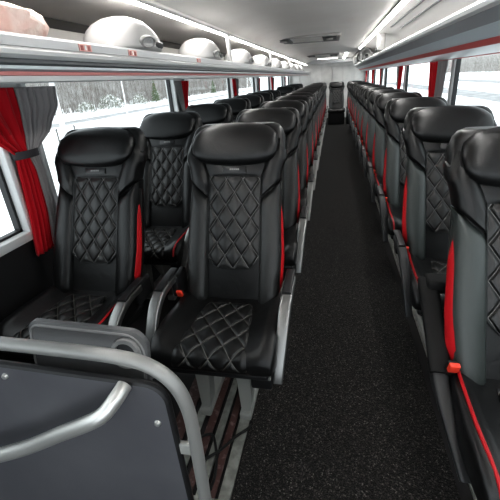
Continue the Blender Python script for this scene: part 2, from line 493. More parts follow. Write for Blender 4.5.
    # two tapering bracket legs
    for s in (-1, 1):
        mb = MB()
        outl = [(-.034, .305), (.036, .305), (.032, .19), (.018, .0), (-.016, .0), (-.024, .19)]
        f = [(s * .088 + x, -.262, z) for x, z in outl]; bk = [(s * .088 + x, -.20, z) for x, z in outl]
        mb.loft([f, bk]); 
        mb.rbox((s * .088, -.10, .018), (.05, .36, .036), .008)
        outl2 = [(-.20, .305), (.02, .305), (.06, .03), (-.02, .03)]
        mb.loft([[(s * .088 - .01, y, z) for y, z in outl2], [(s * .088 + .01, y, z) for y, z in outl2]])
        mb.obj('leg', LEGM, t, angle=20)
    # recline box under the front edge
    bx_ = MB().rbox((.17, -.235, .235), (.085, .10, .085), .008).obj('recline_box', BLACKP, t)
    MB().rbox((.205, -.287, .262), (.012, .006, .03), .002).obj('box_label', LEGM, bx_)

def armrest(t, s, metal, pad_mat, wide=.047, dy=0., dz=0.):
    k = s
    D = lambda pts: [(x, y + dy, z + dz) for x, y, z in pts]
    path = smooth_path(D([(k * .264, -.01, .535), (k * .264, -.09, .535), (k * .263, -.15, .522), (k * .260, -.205, .485), (k * .256, -.26, .415), (k * .250, -.31, .335), (k * .246, -.332, .285)]), 6)
    n = len(path)
    hh = [lerp([(0, .034), (.4, .034), (.8, .024), (1, .012)], i / (n - 1)) for i in range(n)]
    ww = [lerp([(0, wide), (.45, wide), (1, wide * .72)], i / (n - 1)) for i in range(n)]
    a = MB().sweep(path, ww, hh, rnd=.35).obj('armrest', metal, t)
    pad = smooth_path(D([(k * .264, .03, .556), (k * .264, -.06, .556), (k * .264, -.135, .546)]), 5)
    MB().sweep(pad, [wide * .8] * len(pad), [.016] * len(pad), rnd=.5).obj('armrest_pad', pad_mat, a)
    MB().rbox((k * .252, .02 + dy / 2, .49 + dz), (.03, .08 + abs(dy), .10), .01).obj('armrest_hinge', BLACKP, a)
    return a
def raised_armrest(t):
    x = -.252
    path = smooth_path([(x, .255, .588), (x, .20, .560), (x, .10, .492), (x, .02, .432), (x, -.05, .397), (x + .006, -.14, .362), (x + .014, -.235, .325), (x + .018, -.265, .305)], 6)
    n = len(path)
    a = MB().sweep(path, [lerp([(0, .05), (.5, .05), (.62, .046), (1, .036)], i / (n - 1)) for i in range(n)], [lerp([(0, .055), (.5, .05), (.65, .026), (1, .02)], i / (n - 1)) for i in range(n)], rnd=.35).obj('armrest', ARMSHADE, t)
    pad = smooth_path([(x, .25, .618), (x, .20, .592), (x, .10, .522), (x, .02, .460), (x, -.02, .438)], 5)
    MB().sweep(pad, [.066] * len(pad), [.03] * len(pad), rnd=.5).obj('armrest_pad', PADM, a)
    MB().rbox((x + .045, .235, .612), (.11, .075, .05), .014).obj('armrest_hinge', PADM, a)
    MB().rbox((x + .108, .228, .614), (.024, .07, .042), .012).obj('hinge_cap', mat('glossy_black_cap', (.012, .012, .012), .14), a)
    return a

def buckle(t, s, x=.226, y=-.045, z=.452, k=1.):
    rot = Matrix.Rotation(.35, 3, 'X')
    b = MB().rbox((s * x, y, z), (.026 * k, .024 * k, .05 * k), .006, 2, rot)
    b = b.obj('seat_belt_buckle', BLACKP, t)
    MB().rbox((s * x, y - .017 * k, z + .018 * k), (.027 * k, .014 * k, .034 * k), .004, 2, rot).obj('buckle_button', BUCKLE, b)

PITCH = .8
YL, YR = 1.294, .942
XA, XW, XR = -.51, -1.205, .525
ORD = ['first', 'second', 'third', 'fourth', 'fifth', 'sixth', 'seventh', 'eighth', 'ninth', 'tenth', 'eleventh', 'twelfth', 'thirteenth']
GA, GW, GR = 'aisle seats left of the aisle', 'window seats along the left windows', 'single seats right of the aisle'

a0 = thing('coach_seat', 'black quilted leather aisle seat facing the camera, nearest in the middle, behind the partition', 'seat', (XA, YL, 0), 0, GA)
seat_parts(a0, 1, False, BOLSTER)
armrest(a0, -1, ALU, BLACKP, dy=-.03, dz=.0); armrest(a0, 1, ALU, BLACKP); buckle(a0, -1)
# window-side seat: armrest on the aisle side only, red piping along the cushion
w0 = thing('coach_seat', 'black quilted leather window seat beside the near red curtain, nearest on the left', 'seat', (XW, YL, 0), 0, GW)
seat_parts(w0, 1, True, LEATHER); armrest(w0, 1, ALU, BLACKP, dy=-.045, dz=-.05)
# right seats: armrests on their aisle side, metal coloured darker for shade
r1 = thing('coach_seat', 'black leather single seat right of the aisle, second from the front in the single column', 'seat', (XR, YR + PITCH, 0), 0, GR)
seat_parts(r1, -1, True, BOLSTER2); armrest(r1, -1, ARMSHADE, BLACKP, .042); buckle(r1, -1, .226, -.02, .462, 1.15)
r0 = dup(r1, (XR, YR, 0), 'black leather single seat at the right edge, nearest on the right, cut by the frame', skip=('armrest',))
raised_armrest(r0)

def ordl(side, k):
    return {'A': 'black leather seat left of the aisle, %s from the front in the aisle-side column',
            'W': 'black leather seat by the left windows, %s from the front in the window column',
            'R': 'black leather seat right of the aisle, %s from the front in the single column'}[side] % ORD[k]
for k in range(1, 12): dup(a0, (XA, YL + k * PITCH, 0), ordl('A', k))
for k in (1, 2, 3, 4, 5, 6): dup(w0, (XW, YL + k * PITCH, 0), ordl('W', k))
for k, w in ((9, 'nearer'), (11, 'farther')):
    dup(w0, (XW, YL + k * PITCH, 0), 'black leather window seat beyond the mid-door gap, %s of the two there' % w)
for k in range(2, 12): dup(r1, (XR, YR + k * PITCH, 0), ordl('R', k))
# rear bench
YB = YL + 12 * PITCH + .05
for x, lab in ((XW, 'black leather rear bench seat against the rear wall, next to the left windows'), (XA, 'black leather rear bench seat just left of the seat closing the aisle'),
               (.0, 'black leather seat in the middle of the rear row, closing off the aisle end'), (XR, 'black leather rear bench seat just right of the seat closing the aisle')):
    b = dup(a0, (x, YB, 0), lab, skip=('armrest', 'seat_belt_buckle', 'leg', 'red_side_trim', 'flank_cord', 'recline_box'))
    MB().rbox((0, -.05, .16), (.46, .50, .315), .01).obj('bench_base', BLACKP, b); b['group'] = 'rear bench seats'

# ------------------------------------------------------------------ the coach shell
Y0, Y1 = -1.6, 12.55
XLW, XRW = -1.53, .87
def sbox(name, x0, x1, y0, y1, z0, z1, m, parent=None, s=True):
    o = MB().box(((x0 + x1) / 2, (y0 + y1) / 2, (z0 + z1) / 2), (x1 - x0, y1 - y0, z1 - z0)).obj(name, m, parent, smooth=False)
    if s: struct(o)
    return o
sbox('floor', XLW - .05, XRW + .05, Y0, Y1, -.06, -.004, UNDER)
sbox('floor_2', -.398, .36, Y0, Y1 - .4, -.004, .004, CARPET)
# seat rails and strips let into the floor on the left
for i, (xa, xb, m, nm) in enumerate([(-.446, -.405, RAILM, 'trim_1'), (-.528, -.501, RAILM, 'trim_2'), (-.635, -.60, RAILM, 'trim_3'),
                               (-.488, -.460, BROWN, 'trim_4'), (-.577, -.546, BROWN, 'trim_5'), (-.72, -.66, BROWN, 'trim_6')]):
    sbox(nm, xa, xb, .55, 11.6, -.004, .004 if m is BROWN else .008, m)
for nm, xa, xb in (('trim_7', .405, .44), ('trim_8', .58, .615)): sbox(nm, xa, xb, .2, 11.4, -.004, .008, RAILM)
sbox('trim_9', -.75, -.40, .66, .70, .0, .02, RAILM)

# walls: lower panel + pillars + upper band, windows between
LP = [(-1.6, -1.5), (1.36, 1.53), (3.26, 3.48), (5.25, 5.45), (6.96, 7.16), (8.65, 8.85), (10.9, 11.1), (12.45, 12.55)]
RP = [(-1.6, -1.5), (1.2, 1.36), (3.29, 3.33), (5.40, 5.44), (7.50, 7.54), (9.55, 9.59), (11.35, 11.39), (12.45, 12.55)]
SILL, WTOP = .69, 1.50
def wall(name, x0, x1, pillars):
    mb = MB()
    mb.box(((x0 + x1) / 2, (Y0 + Y1) / 2, SILL / 2 - .01), (x1 - x0, Y1 - Y0, SILL - .02))
    return struct(mb.obj(name, WALLDARK, None, smooth=False))
wall('wall_left', XLW - .07, XLW, LP); wall('wall_right', XRW, XRW + .07, RP)
tn = 10
for x0, x1, P in ((XLW - .07, XLW, LP), (XRW, XRW + .07, RP)):
    mb = MB(); mb.box(((x0 + x1) / 2, (Y0 + Y1) / 2, (WTOP + 1.95) / 2), (x1 - x0, Y1 - Y0, 1.95 - WTOP))
    for a, b in P: mb.box(((x0 + x1) / 2, (a + b) / 2, (SILL + WTOP) / 2), ((x1 - x0) * (1 if x0 < 0 else .5), b - a, WTOP - SILL + .02))
    struct(mb.obj('trim_%d' % tn, FRAME, None, smooth=False)); tn += 1
wn = 1
for sgn, x0, P in ((-1, XLW, LP), (1, XRW, RP)):
    for (a, b), (c, d) in zip(P, P[1:]):
        fr = MB()
        xm = x0 + sgn * .02; fw = .03 if sgn < 0 else .016
        for ya, yb, za, zb in ((b, c, SILL - .025, SILL + .02), (b, c, WTOP - .03, WTOP), (b, b + fw, SILL, WTOP), (c - fw, c, SILL, WTOP)):
            fr.rbox((xm, (ya + yb) / 2, (za + zb) / 2), (.09 if sgn < 0 else .04, yb - ya, zb - za), .008, 2)
        w = struct(fr.obj('window_%d' % wn, FRAME)); wn += 1
        g = MB()
        for ya, yb, za, zb in ((b + fw, c - fw, SILL + .02, SILL + .032), (b + fw, b + fw + .014, SILL + .02, WTOP - .03), (c - fw - .014, c - fw, SILL + .02, WTOP - .03)):
            g.box((xm + sgn * .01, (ya + yb) / 2, (za + zb) / 2), (.03, yb - ya, zb - za))
        g.obj('window_gasket', GASKET, w, smooth=False)
        gx = xm + sgn * .02
        MB().add([(gx, b + .02, SILL + .01), (gx, c - .02, SILL + .01), (gx, c - .02, WTOP - .02), (gx, b + .02, WTOP - .02)], [(0, 1, 2, 3)]).obj('window_pane', GLASS, w, smooth=False)
# ceiling: shaped cross-section swept along the coach
def sweep_y(name, prof, y0, y1, m, parent=None, closed=True, angle=30):
    mb = MB()
    mb.loft([[(x, y0, z) for x, z in prof], [(x, y1, z) for x, z in prof]], cap=closed, closed=closed)
    return mb.obj(name, m, parent, angle=angle)
under = smooth_path([(-.93, 0, 1.705), (-.80, 0, 1.765), (-.60, 0, 1.80), (-.24, 0, 1.815), (.12, 0, 1.815), (.34, 0, 1.80), (.42, 0, 1.79)], 6)
prof = [(p.x, p.z) for p in under] + [(.42, 1.98), (-.93, 1.98)]
struct(sweep_y('ceiling', prof, Y0, Y1, CEIL))
sbox('ceiling_2', XLW, -.93, Y0, Y1, 1.675, 1.98, CEIL)                    # roof of the left rack bay
struct(sweep_y('ceiling_3', [(.42, 1.805), (.55, 1.80), (.70, 1.775), (.80, 1.73), (.87, 1.66), (.93, 1.66), (.93, 1.98), (.42, 1.98)], Y0, Y1, CEIL2))
# dark slots in the right-hand ceiling
for i, (x, z) in enumerate(((.535, 1.798), (.64, 1.782))):
    sbox('trim_%d' % tn, x, x + .018, Y0, 4.6, z - .006, z + .004, RACKD); tn += 1
# rear wall
sbox('wall_rear', XLW - .07, XRW + .07, Y1, Y1 + .06, -.06, 1.98, REARW)
mb = MB()
for k in range(7): mb.rbox((-1.35 + k * .345, Y1 - .012, 1.35), (.30, .02, .50), .01)
struct(mb.obj('trim_%d' % tn, REARW)); tn += 1
sbox('trim_%d' % tn, -1.0, .55, Y1 - .5, Y1 - .02, 1.70, 1.80, RACKG); tn += 1

# LED lines
def led(x, z, y0, y1, label, w=.034, ang=0., name='ceiling_light'):
    r = thing(name, label, 'ceiling light', (x, (y0 + y1) / 2, z))
    rot = Matrix.Rotation(ang, 3, 'Y'); L_ = y1 - y0
    n = 12; prof_ = [(w / 2 * math.cos(PI * k / n), -.020 * math.sin(PI * k / n)) for k in range(n + 1)]
    rings = [[rot @ Vector((x_, y_, z_ - .004)) for x_, z_ in prof_] for y_ in (-L_ / 2, L_ / 2)]
    MB().loft(rings, cap=True, closed=True).obj('light_strip', LED, r)
    MB().box((0, 0, .003), (w + .016, L_ + .01, .014), rot).obj('light_channel', WHITEP, r, smooth=False)
    return r
led(-.945, 1.690, -1.4, 12.2, 'long continuous white LED strip along the ceiling edge above the left rack', .038, .5)
led(.40, 1.789, -1.4, 7.6, 'long white LED strip along the ceiling right of the aisle, nearer the camera', .034)
led(.21, 1.808, 9.3, 11.9, 'short white LED strip far down the ceiling, right of the aisle', .05)

# luggage racks
def rack(name, label, prof_parts, y0, y1):
    r = thing(name, label, 'luggage rack', (0, 0, 0))
    for nm, p, m in prof_parts: sweep_y(nm, p, y0, y1, m, r, angle=25)
    return r
lx = -.853
rl = rack('luggage_rack', 'white and grey overhead luggage rack along the left windows, carrying white pods', [
    ('upper_lip', [(lx - .01, 1.436), (lx + .004, 1.440), (lx + .004, 1.462), (lx - .004, 1.470), (lx - .02, 1.470), (lx - .03, 1.455), (lx - .03, 1.44)], RACKG),
    ('white_nose', [(lx - .06, 1.412), (lx + .006, 1.412), (lx + .018, 1.420), (lx + .020, 1.430), (lx + .010, 1.438), (lx - .06, 1.440)], RACKW),
    ('grey_groove', [(lx - .08, 1.396), (lx - .010, 1.397), (lx - .002, 1.402), (lx - .002, 1.412), (lx - .08, 1.412)], RACKD),
    ('blue_grey_band', [(lx - .10, 1.381), (lx - .018, 1.382), (lx - .004, 1.388), (lx - .006, 1.396), (lx - .10, 1.396)], RACKB),
    ('red_strip', [(lx - .10, 1.372), (lx - .016, 1.373), (lx - .012, 1.382), (lx - .10, 1.382)], RACKP),
    ('underside', [(lx - .03, 1.354), (lx - .022, 1.358), (lx - .020, 1.372), (lx - .12, 1.374), (XLW + .02, 1.44), (XLW, 1.43), (lx - .14, 1.360)], RACKW),
    ('rack_floor', [(lx - .02, 1.44), (lx - .02, 1.452), (XLW, 1.462), (XLW, 1.44)], RACKIN),
    ], Y0, 12.2)
struct(sweep_y('trim_%d' % tn, [(XLW, 1.46), (XLW + .02, 1.46), (XLW + .03, 1.575), (XLW, 1.575)], Y0, 12.4, RACKIN)); tn += 1
struct(sweep_y('trim_%d' % tn, [(XLW, 1.575), (XLW + .045, 1.575), (XLW + .05, 1.622), (XLW, 1.64)], Y0, 12.4, RACKIN2)); tn += 1
struct(sweep_y('trim_%d' % tn, [(XLW, 1.622), (XLW + .04, 1.622), (XLW + .03, 1.675), (XLW, 1.675)], Y0, 12.4, RACKIN)); tn += 1
rr = rack('luggage_rack', 'white and grey overhead luggage rack along the right windows with a red lower strip', [
    ('white_nose', [(.535, 1.548), (.520, 1.560), (.514, 1.578), (.520, 1.592), (.54, 1.600), (.56, 1.59), (.56, 1.55)], RACKW),
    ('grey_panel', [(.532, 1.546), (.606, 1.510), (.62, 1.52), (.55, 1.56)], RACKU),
    ('blue_grey_band', [(.606, 1.510), (.664, 1.459), (.68, 1.47), (.62, 1.52)], RACKB),
    ('red_strip', [(.662, 1.459), (.690, 1.432), (.70, 1.44), (.675, 1.468)], RACKR),
    ('underside', [(.690, 1.432), (.76, 1.405), (XRW, 1.40), (XRW, 1.42), (.70, 1.445)], RACKW),
    ('red_bead', [(.815, 1.398), (.845, 1.398), (.845, 1.404), (.815, 1.404)], RACKR),
    ('rack_floor', [(.55, 1.575), (.56, 1.595), (XRW, 1.595), (XRW, 1.575)], RACKG),
    ], Y0, 12.0)
struct(sweep_y('trim_%d' % tn, [(.845, 1.60), (XRW, 1.60), (XRW, 1.655), (.85, 1.655)], Y0, 12.0, CEIL2)); tn += 1
# white dividers / service pods
def pod_mesh(t):
    mb = MB(); rings = []
    n = 22
    for i in range(n + 1):
        b = i / n; y = -.19 + .38 * b
        k = max(0., 1 - abs(2 * b - 1) ** 3.2) ** .5
        h = .132 * (lerp([(0, .75), (.35, 1.0), (.6, 1.0), (1, .72)], b)) * (.25 + .75 * k)
        wdt = .125 * (.3 + .7 * k)
        r = []
        for a_ in range(24):
            a = 2 * PI * a_ / 24; ca, sa = math.cos(a), math.sin(a)
            x = wdt * math.copysign(abs(ca) ** .7, ca); z = h * (math.copysign(abs(sa) ** .8, sa) if sa > 0 else .12 * sa)
            r.append((x, y, .004 + z + (.028 * sm(.05, .18, x) if sa <= 0 else 0)))
        rings.append(r)
    mb.loft(rings); body = mb.obj('pod_shell', WHITEP, t, angle=60)
    # oval speaker ring and dark outlet on the aisle-side face
    M = Matrix.Rotation(PI / 2, 3, 'Y') @ Matrix.Rotation(0, 3, 'Z')
    rot = Matrix.Rotation(math.radians(120), 3, 'Y')
    S = Matrix.Diagonal((.46, 1.15, 1))
    c = Vector((.122, -.035, .036))
    MB().lathe([(.050, -.004), (.056, .004), (.056, .010), (.046, .012), (.040, .006)], c, n=28, M=rot @ S).obj('speaker_ring', VENTG, body)
    MB().lathe([(.001, .006), (.041, .006), (.041, .0), (.001, .0)], c, n=28, M=rot @ S).obj('speaker_grille', FRAME, body)
    MB().rbox((.112, .075, .030), (.03, .085, .026), .008, 2, Matrix.Rotation(.35, 3, 'Y')).obj('air_outlet', VENTD, body)
podY = [1.60, 2.56, 3.62, 4.68, 5.74, 6.8, 7.86, 8.92, 10.0]
p0 = thing('service_pod', 'white domed service pod on the left rack, nearest and largest of the row', 'service pod', (-.985, podY[0], 1.472), 0, 'white service pods on the left rack')
pod_mesh(p0)
for k, y in enumerate(podY[1:], 1): dup(p0, (-.985, y, 1.472), 'white domed service pod on the left rack, %s from the front' % ORD[k])
# small brackets joining rack and ceiling edge
for k, y in enumerate((3.1, 5.2, 7.33, 9.45)):
    o = MB().rbox((0, 0, .115), (.03, .05, .23), .01).obj('rack_bracket', WHITEP); o.location = (-.93, y, 1.462)
    tag(o, 'white upright bracket joining left rack to ceiling, %s from the front' % ORD[k], 'bracket', 'upright brackets on the left rack')
# right-hand divider and far pods
t = thing('rack_divider', 'tall white divider post between right rack lip and ceiling light', 'divider', (.53, 5.35, 1.602))
MB().rbox((0, 0, .105), (.09, .16, .22), .02).obj('divider_post', WHITEP, t)
MB().rbox((-.02, .22, .03), (.05, .12, .05), .012).obj('divider_latch', VENTD, t)
for k, (y, s) in enumerate(((7.9, 1.0), (9.3, 1.0), (10.7, 1.0))):
    t = thing('rack_arch', 'white arched rack divider with dark opening on the right rack, %s of three' % ('nearest', 'middle', 'farthest')[k], 'divider', (.50, y, 1.602), 0, 'arched dividers on the right rack')
    mb = MB(); mb.tube(smooth_path([(.16, 0, .0), (.15, 0, .10), (.06, 0, .19), (-.04, 0, .14), (-.05, 0, .0)], 6), .025, 10); mb.obj('arch_frame', WHITEP, t)
    MB().lathe([(.001, 0), (.028, 0), (.028, .02), (.001, .02)], (.05, -.02, .06), n=20, M=Matrix.Rotation(PI / 2, 3, 'X')).obj('arch_outlet', VENTD, t)

# row stickers on the left rack lip
def sticker(y, label):
    t = thing('row_sticker', label, 'sticker', (lx + .0055, y, 1.4515), 0, 'pink row stickers on the left rack lip')
    p = MB().box((0, 0, 0), (.002, .060, .021)).obj('sticker_plate', STICK, t, smooth=False)
    m = MB()
    for s in (-1, 1):
        m = MB(); m.box((.0015, s * .017, -.001), (.001, .011, .014)); m.obj('sticker_figure', STICKD, p, smooth=False)
    MB().box((.0015, 0, 0), (.001, .008, .014)).obj('sticker_number', STICKW, p, smooth=False)
sticker(1.115, 'pink seat-number sticker on the left rack lip, left of the nearest pod')
sticker(1.40, 'pink seat-number sticker on the left rack lip under the nearest pod')
sticker(2.13, 'small pink seat-number sticker on the left rack lip under the second pod')

# bundle lying on the rack
mb = MB(); rings = []
rnd = random.Random(3)
for i in range(15):
    b = i / 14; y = -.42 + .60 * b; k = (1 - abs(2 * b - 1) ** 5) ** .5
    r = []
    for a_ in range(22):
        a = 2 * PI * a_ / 22; ca, sa = math.cos(a), math.sin(a)
        w = 1 + .06 * math.sin(5 * a + 9 * b) + .04 * rnd.uniform(-1, 1)
        r.append((.15 * k * w * math.copysign(abs(ca) ** .5, ca), y + .02 * sa, .052 + .052 * (.35 + .65 * k) * w * math.copysign(abs(sa) ** .5, sa)))
    rings.append(r)
mb.loft(rings); o = mb.obj('plastic_bundle', BAGM, angle=60); o.location = (-1.08, .985, 1.464)
tag(o, 'pale pink plastic-wrapped bundle lying on the left rack at the top corner', 'bag')

# ceiling hatches and vents
def hatch(x, y, w, l, label):
    t = thing('roof_hatch', label, 'roof hatch', (x, y, 1.80))
    fr = MB()
    for s in (-1, 1):
        fr.rbox((s * w / 2, 0, 0), (.035, l, .035), .008); fr.rbox((0, s * l / 2, 0), (w, .035, .035), .008)
    fr.obj('hatch_frame', VENTG, t)
    MB().rbox((0, 0, .004), (w - .04, l - .04, .02), .006).obj('hatch_panel', CEIL, t)
    for s in (-1, 1):
        v = MB().rbox((s * w * .36, -l * .1, -.012), (w * .22, l * .75, .03), .01).obj('hatch_vent', VENTD, t)
        MB().rbox((s * w * .36, -l * .2, -.03), (w * .1, l * .2, .014), .005).obj('hatch_latch', VENTG, v)
hatch(-.44, 5.3, .84, .75, 'pale roof hatch with dark vents at both ends, nearer of two on the ceiling')
hatch(-.36, 9.6, .74, .75, 'pale roof hatch with dark vents, farther of two near the rear')
t = thing('ceiling_lamp', 'short bright cross lamp on the ceiling before the rear wall', 'ceiling light', (-.27, 11.0, 1.79))
MB().rbox((0, 0, 0), (.60, .10, .03), .01).obj('lamp_housing', WHITEP, t)
MB().rbox((0, 0, -.014), (.54, .07, .012), .004).obj('lamp_lens', LAMP, t)

# ------------------------------------------------------------------ curtains
def curtain(name, label, x, parts, tie, group, sgn=-1):
    """parts: (part name, material, [(z, ya, yb)...], pleats)"""
    t = thing(name, label, 'curtain', (0, 0, 0), 0, group)
    for pn, m, prof, pleats in parts:
        zs = [p[0] for p in prof]; za, zb = zs[0], zs[-1]
        A = [(za - p[0], p[1]) for p in prof]; B = [(za - p[0], p[2]) for p in prof]
        def cur(pts, z):
            # smooth interpolation
            for (a, p), (b, q) in zip(pts, pts[1:]):
                if z <= b + 1e-9:
                    u = (z - a) / (b - a); u = u * u * (3 - 2 * u) * .5 + u * .5; return p + (q - p) * u
            return pts[-1][1]
        def fn(a, b, pn=pn):
            z = (za - zb) * b
            ya, yb = cur(A, z), cur(B, z)
            wid = yb - ya
            y = ya + wid * a
            amp = .005 + .012 * min(1, .12 / max(wid, .05)) * .5
            xx = x + math.sin(a * pleats * 2 * PI + b * 1.3) * amp + math.sin(a * pleats * 4.7 * PI + 2 + b * 2) * amp * .35
            return (xx, y, za - z)
        o = MB().grid(fn, 64, 40).obj(pn, m, t, angle=180)
        so = o.modifiers.new('thickness', 'SOLIDIFY'); so.thickness = .003
    if tie:
        zt, ya, yb = tie
        mb = MB(); ring = []
        path = [(x + .026 * math.cos(a), (ya + yb) / 2 + (yb - ya) / 2 * math.sin(a), zt) for a in [2 * PI * k / 24 for k in range(25)]]
        rings = []
        for p in path:
            rings.append([(p[0], p[1], p[2] - .018), (x + (p[0] - x) * 1.12, p[1], p[2] - .016), (x + (p[0] - x) * 1.12, p[1], p[2] + .016), (p[0], p[1], p[2] + .018)])
        mb.loft(rings, cap=False); mb.obj('tieback', TIE, t)
    return t
GC1, GC2 = 'curtains along the left windows', 'curtains along the right windows'
cx = -1.496
curtain('curtain', 'red and grey curtain gathered by a dark tieback, nearest on the left', cx, [
    ('red_panel', CURR, [(1.355, 1.13, 1.475), (1.27, 1.17, 1.472), (1.16, 1.27, 1.46), (1.065, 1.365, 1.445), (.98, 1.355, 1.46), (.8, 1.34, 1.455), (.585, 1.31, 1.425)], 4),
    ('grey_panel', CURG, [(1.355, 1.475, 1.73), (1.27, 1.472, 1.72), (1.16, 1.455, 1.63), (1.065, 1.435, 1.50), (.98, 1.455, 1.505), (.8, 1.45, 1.495), (.60, 1.42, 1.465)], 6)],
    (1.065, 1.355, 1.505), GC1)
def small_curtain(xc, y, first, label, group, w=.36, taper=1.):
    yt = y
    zt = 1.355 if xc < 0 else 1.397
    def pr(a, b): return [(zt, a, b), (1.22, a + (y - a) * .35 * taper, b + (y - b) * .35 * taper), (1.05, a + (y - a) * .7 * taper, b + (y - b) * .7 * taper), (.65, a + (y - a) * .6 * taper, b + (y - b) * .6 * taper)]
    g = ('grey_panel', CURG, pr(yt - w / 2, yt) if first == 'grey' else pr(yt, yt + w / 2), 4)
    r = ('red_panel', CURR, pr(yt - w / 2, yt) if first == 'red' else pr(yt, yt + w / 2), 3)
    curtain('curtain', label, xc, [g, r], None, group)
small_curtain(cx, 3.37, 'grey', 'grey and red curtain on the left windows, second from the front', GC1)
small_curtain(cx, 5.36, 'red', 'red and grey curtain on the left windows, third from the front', GC1)
small_curtain(cx, 7.06, 'grey', 'grey and red curtain on the left windows, fourth from the front', GC1)
small_curtain(cx, 8.75, 'red', 'red and grey curtain on the left windows, fifth from the front', GC1, .5)
small_curtain(cx, 11.0, 'grey', 'grey and red curtain on the left windows, farthest back', GC1, .5)
cr_ = .825
small_curtain(cr_, 3.58, 'grey', 'red and grey curtain on the right windows beside the near pillar', GC2, .56, .45)
small_curtain(cr_, 5.55, 'red', 'red and grey curtain on the right windows, second from the front', GC2, .44)
small_curtain(cr_, 7.6, 'grey', 'red and grey curtain on the right windows, third from the front', GC2, .5)
small_curtain(cr_, 9.3, 'red', 'red and grey curtain on the right windows, fourth from the front', GC2, .5)
small_curtain(cr_, 11.2, 'red', 'red and grey curtain on the right windows, farthest back', GC2, .6)

# ------------------------------------------------------------------ front partition
t = thing('partition', 'dark grey partition panel framed by a bent grey tube, front left corner', 'partition', (0, .5, 0))
tube = smooth_path([(-1.45, 0, .835), (-1.1, 0, .832), (-.8, 0, .828), (-.60, 0, .824), (-.50, 0, .818), (-.44, 0, .803), (-.395, 0, .765), (-.372, 0, .70), (-.368, 0, .60), (-.37, 0, .40), (-.372, 0, .0)], 8)
MB().tube(tube, .0145, 16).obj('tube_frame', TUBEM, t)
outl = []
for (cx_, cz_, r, a0_, a1_) in ((-.462, .703, .045, 0, 90), (-1.44, .782, .01, 90, 180), (-1.44, .06, .01, 180, 270), (-.42, .06, .01, 270, 360)):
    for k in range(7):
        a = math.radians(a0_ + (a1_ - a0_) * k / 6); outl.append((cx_ + r * math.cos(a), cz_ + r * math.sin(a)))
mb = MB(); mb.loft([[(x, -.006, z) for x, z in outl], [(x, .012, z) for x, z in outl]]); pl = mb.obj('panel', PANEL, t)
ed = [(x, .003, z) for x, z in outl] + [(outl[0][0], .003, outl[0][1])]
MB().tube(ed, .009, 8).obj('panel_edge', BLACKP, pl)
for x, z in ((-.445, .645), (-.80, .738), (-.437, .35)):
    MB().lathe([(.001, .006), (.006, .005), (.008, .0), (.001, -.002)], (x, -.006, z), n=16, M=Matrix.Rotation(PI / 2, 3, 'X')).obj('screw', HANDLEM, pl)
mb = MB()
for z in (.56, .2): mb.rbox((-.395, .004, z), (.05, .012, .035), .004)
mb.obj('bracket', LEGM, t)
hp = smooth_path([(-.50, -.008, .75), (-.505, -.035, .742), (-.525, -.055, .72), (-.56, -.062, .698), (-.64, -.062, .652), (-.75, -.062, .588), (-.9, -.062, .518), (-1.0, -.055, .47), (-1.03, -.03, .455), (-1.035, -.004, .452)], 7)
MB().tube(hp, .0165, 16).obj('grab_handle', HANDLEM, t)

t = thing('folding_tray', 'grey folded tray with a round cup ring behind the partition rail', 'tray', (-.622, .565, .707))
outl = []
for (cx_, cz_, r, a0_, a1_) in ((.10, .075, .045, 0, 90), (-.135, .105, .022, 90, 180), (-.135, -.10, .02, 180, 270), (.12, -.10, .02, 270, 360)):
    for k in range(7):
        a = math.radians(a0_ + (a1_ - a0_) * k / 6); outl.append((cx_ + r * math.cos(a), cz_ + r * math.sin(a)))
def off(o, d):
    mx = sum(p[0] for p in o) / len(o); mz = sum(p[1] for p in o) / len(o)
    return [(x - math.copysign(min(d, abs(x - mx)), x - mx), z - math.copysign(min(d, abs(z - mz)), z - mz)) for x, z in o]
tl = lambda x, y, z: (x, y + z * .18, z)
mb = MB(); i1 = off(outl, .006)
mb.loft([[tl(x, .0, z) for x, z in i1], [tl(x, -.006, z) for x, z in outl], [tl(x, -.018, z) for x, z in outl], [tl(x, -.022, z) for x, z in i1]]); tb = mb.obj('tray_board', TRAYM, t)
MB().tube([tl(x, -.02, z) for x, z in off(outl, .008)] + [tl(off(outl, .008)[0][0], -.02, off(outl, .008)[0][1])], .004, 8).obj('tray_rim', TRAYM2, tb)
Mx = Matrix.Rotation(PI / 2 - .18, 3, 'X')
MB().lathe([(.026, .0), (.035, .0), (.037, .006), (.035, .012), (.026, .012), (.026, .0)], tl(.098, -.022, .072), n=28, M=Mx).obj('cup_ring', TRAYM2, tb)
MB().lathe([(.001, .002), (.026, .002), (.026, -.002), (.001, -.002)], tl(.098, -.022, .072), n=28, M=Mx).obj('cup_recess', BLACKP, tb)
mb = MB()
for x in (-.1, .05): mb.rbox((x, -.03, -.10), (.03, .05, .04), .006)
mb.obj('tray_hinge', BLACKP, t)

# cable on the floor
o = MB().tube(smooth_path([(-.475, .72, .030), (-.478, .78, .016), (-.50, .86, .014), (-.545, .93, .012), (-.60, .88, .014), (-.56, .82, .014), (-.49, .86, .020), (-.44, .93, .016), (-.405, .965, .014), (-.392, .99, .012)], 8), .0055, 8).obj('cable', CABLE)
tag(o, 'thin black cable looping over the floor rails below the nearest middle seat', 'cable')

# ------------------------------------------------------------------ outdoors
GZ = -1.35
o = MB().box((0, 10, GZ - .1), (260, 260, .2)).obj('ground', SNOW, smooth=False); struct(o)
for i, (x0, x1) in enumerate(((-24, -21.5), (13, 17), (27, 33))):
    o = MB().box(((x0 + x1) / 2, 10, GZ + .005), (x1 - x0, 200, .02)).obj('road', ROADM, smooth=False); struct(o)
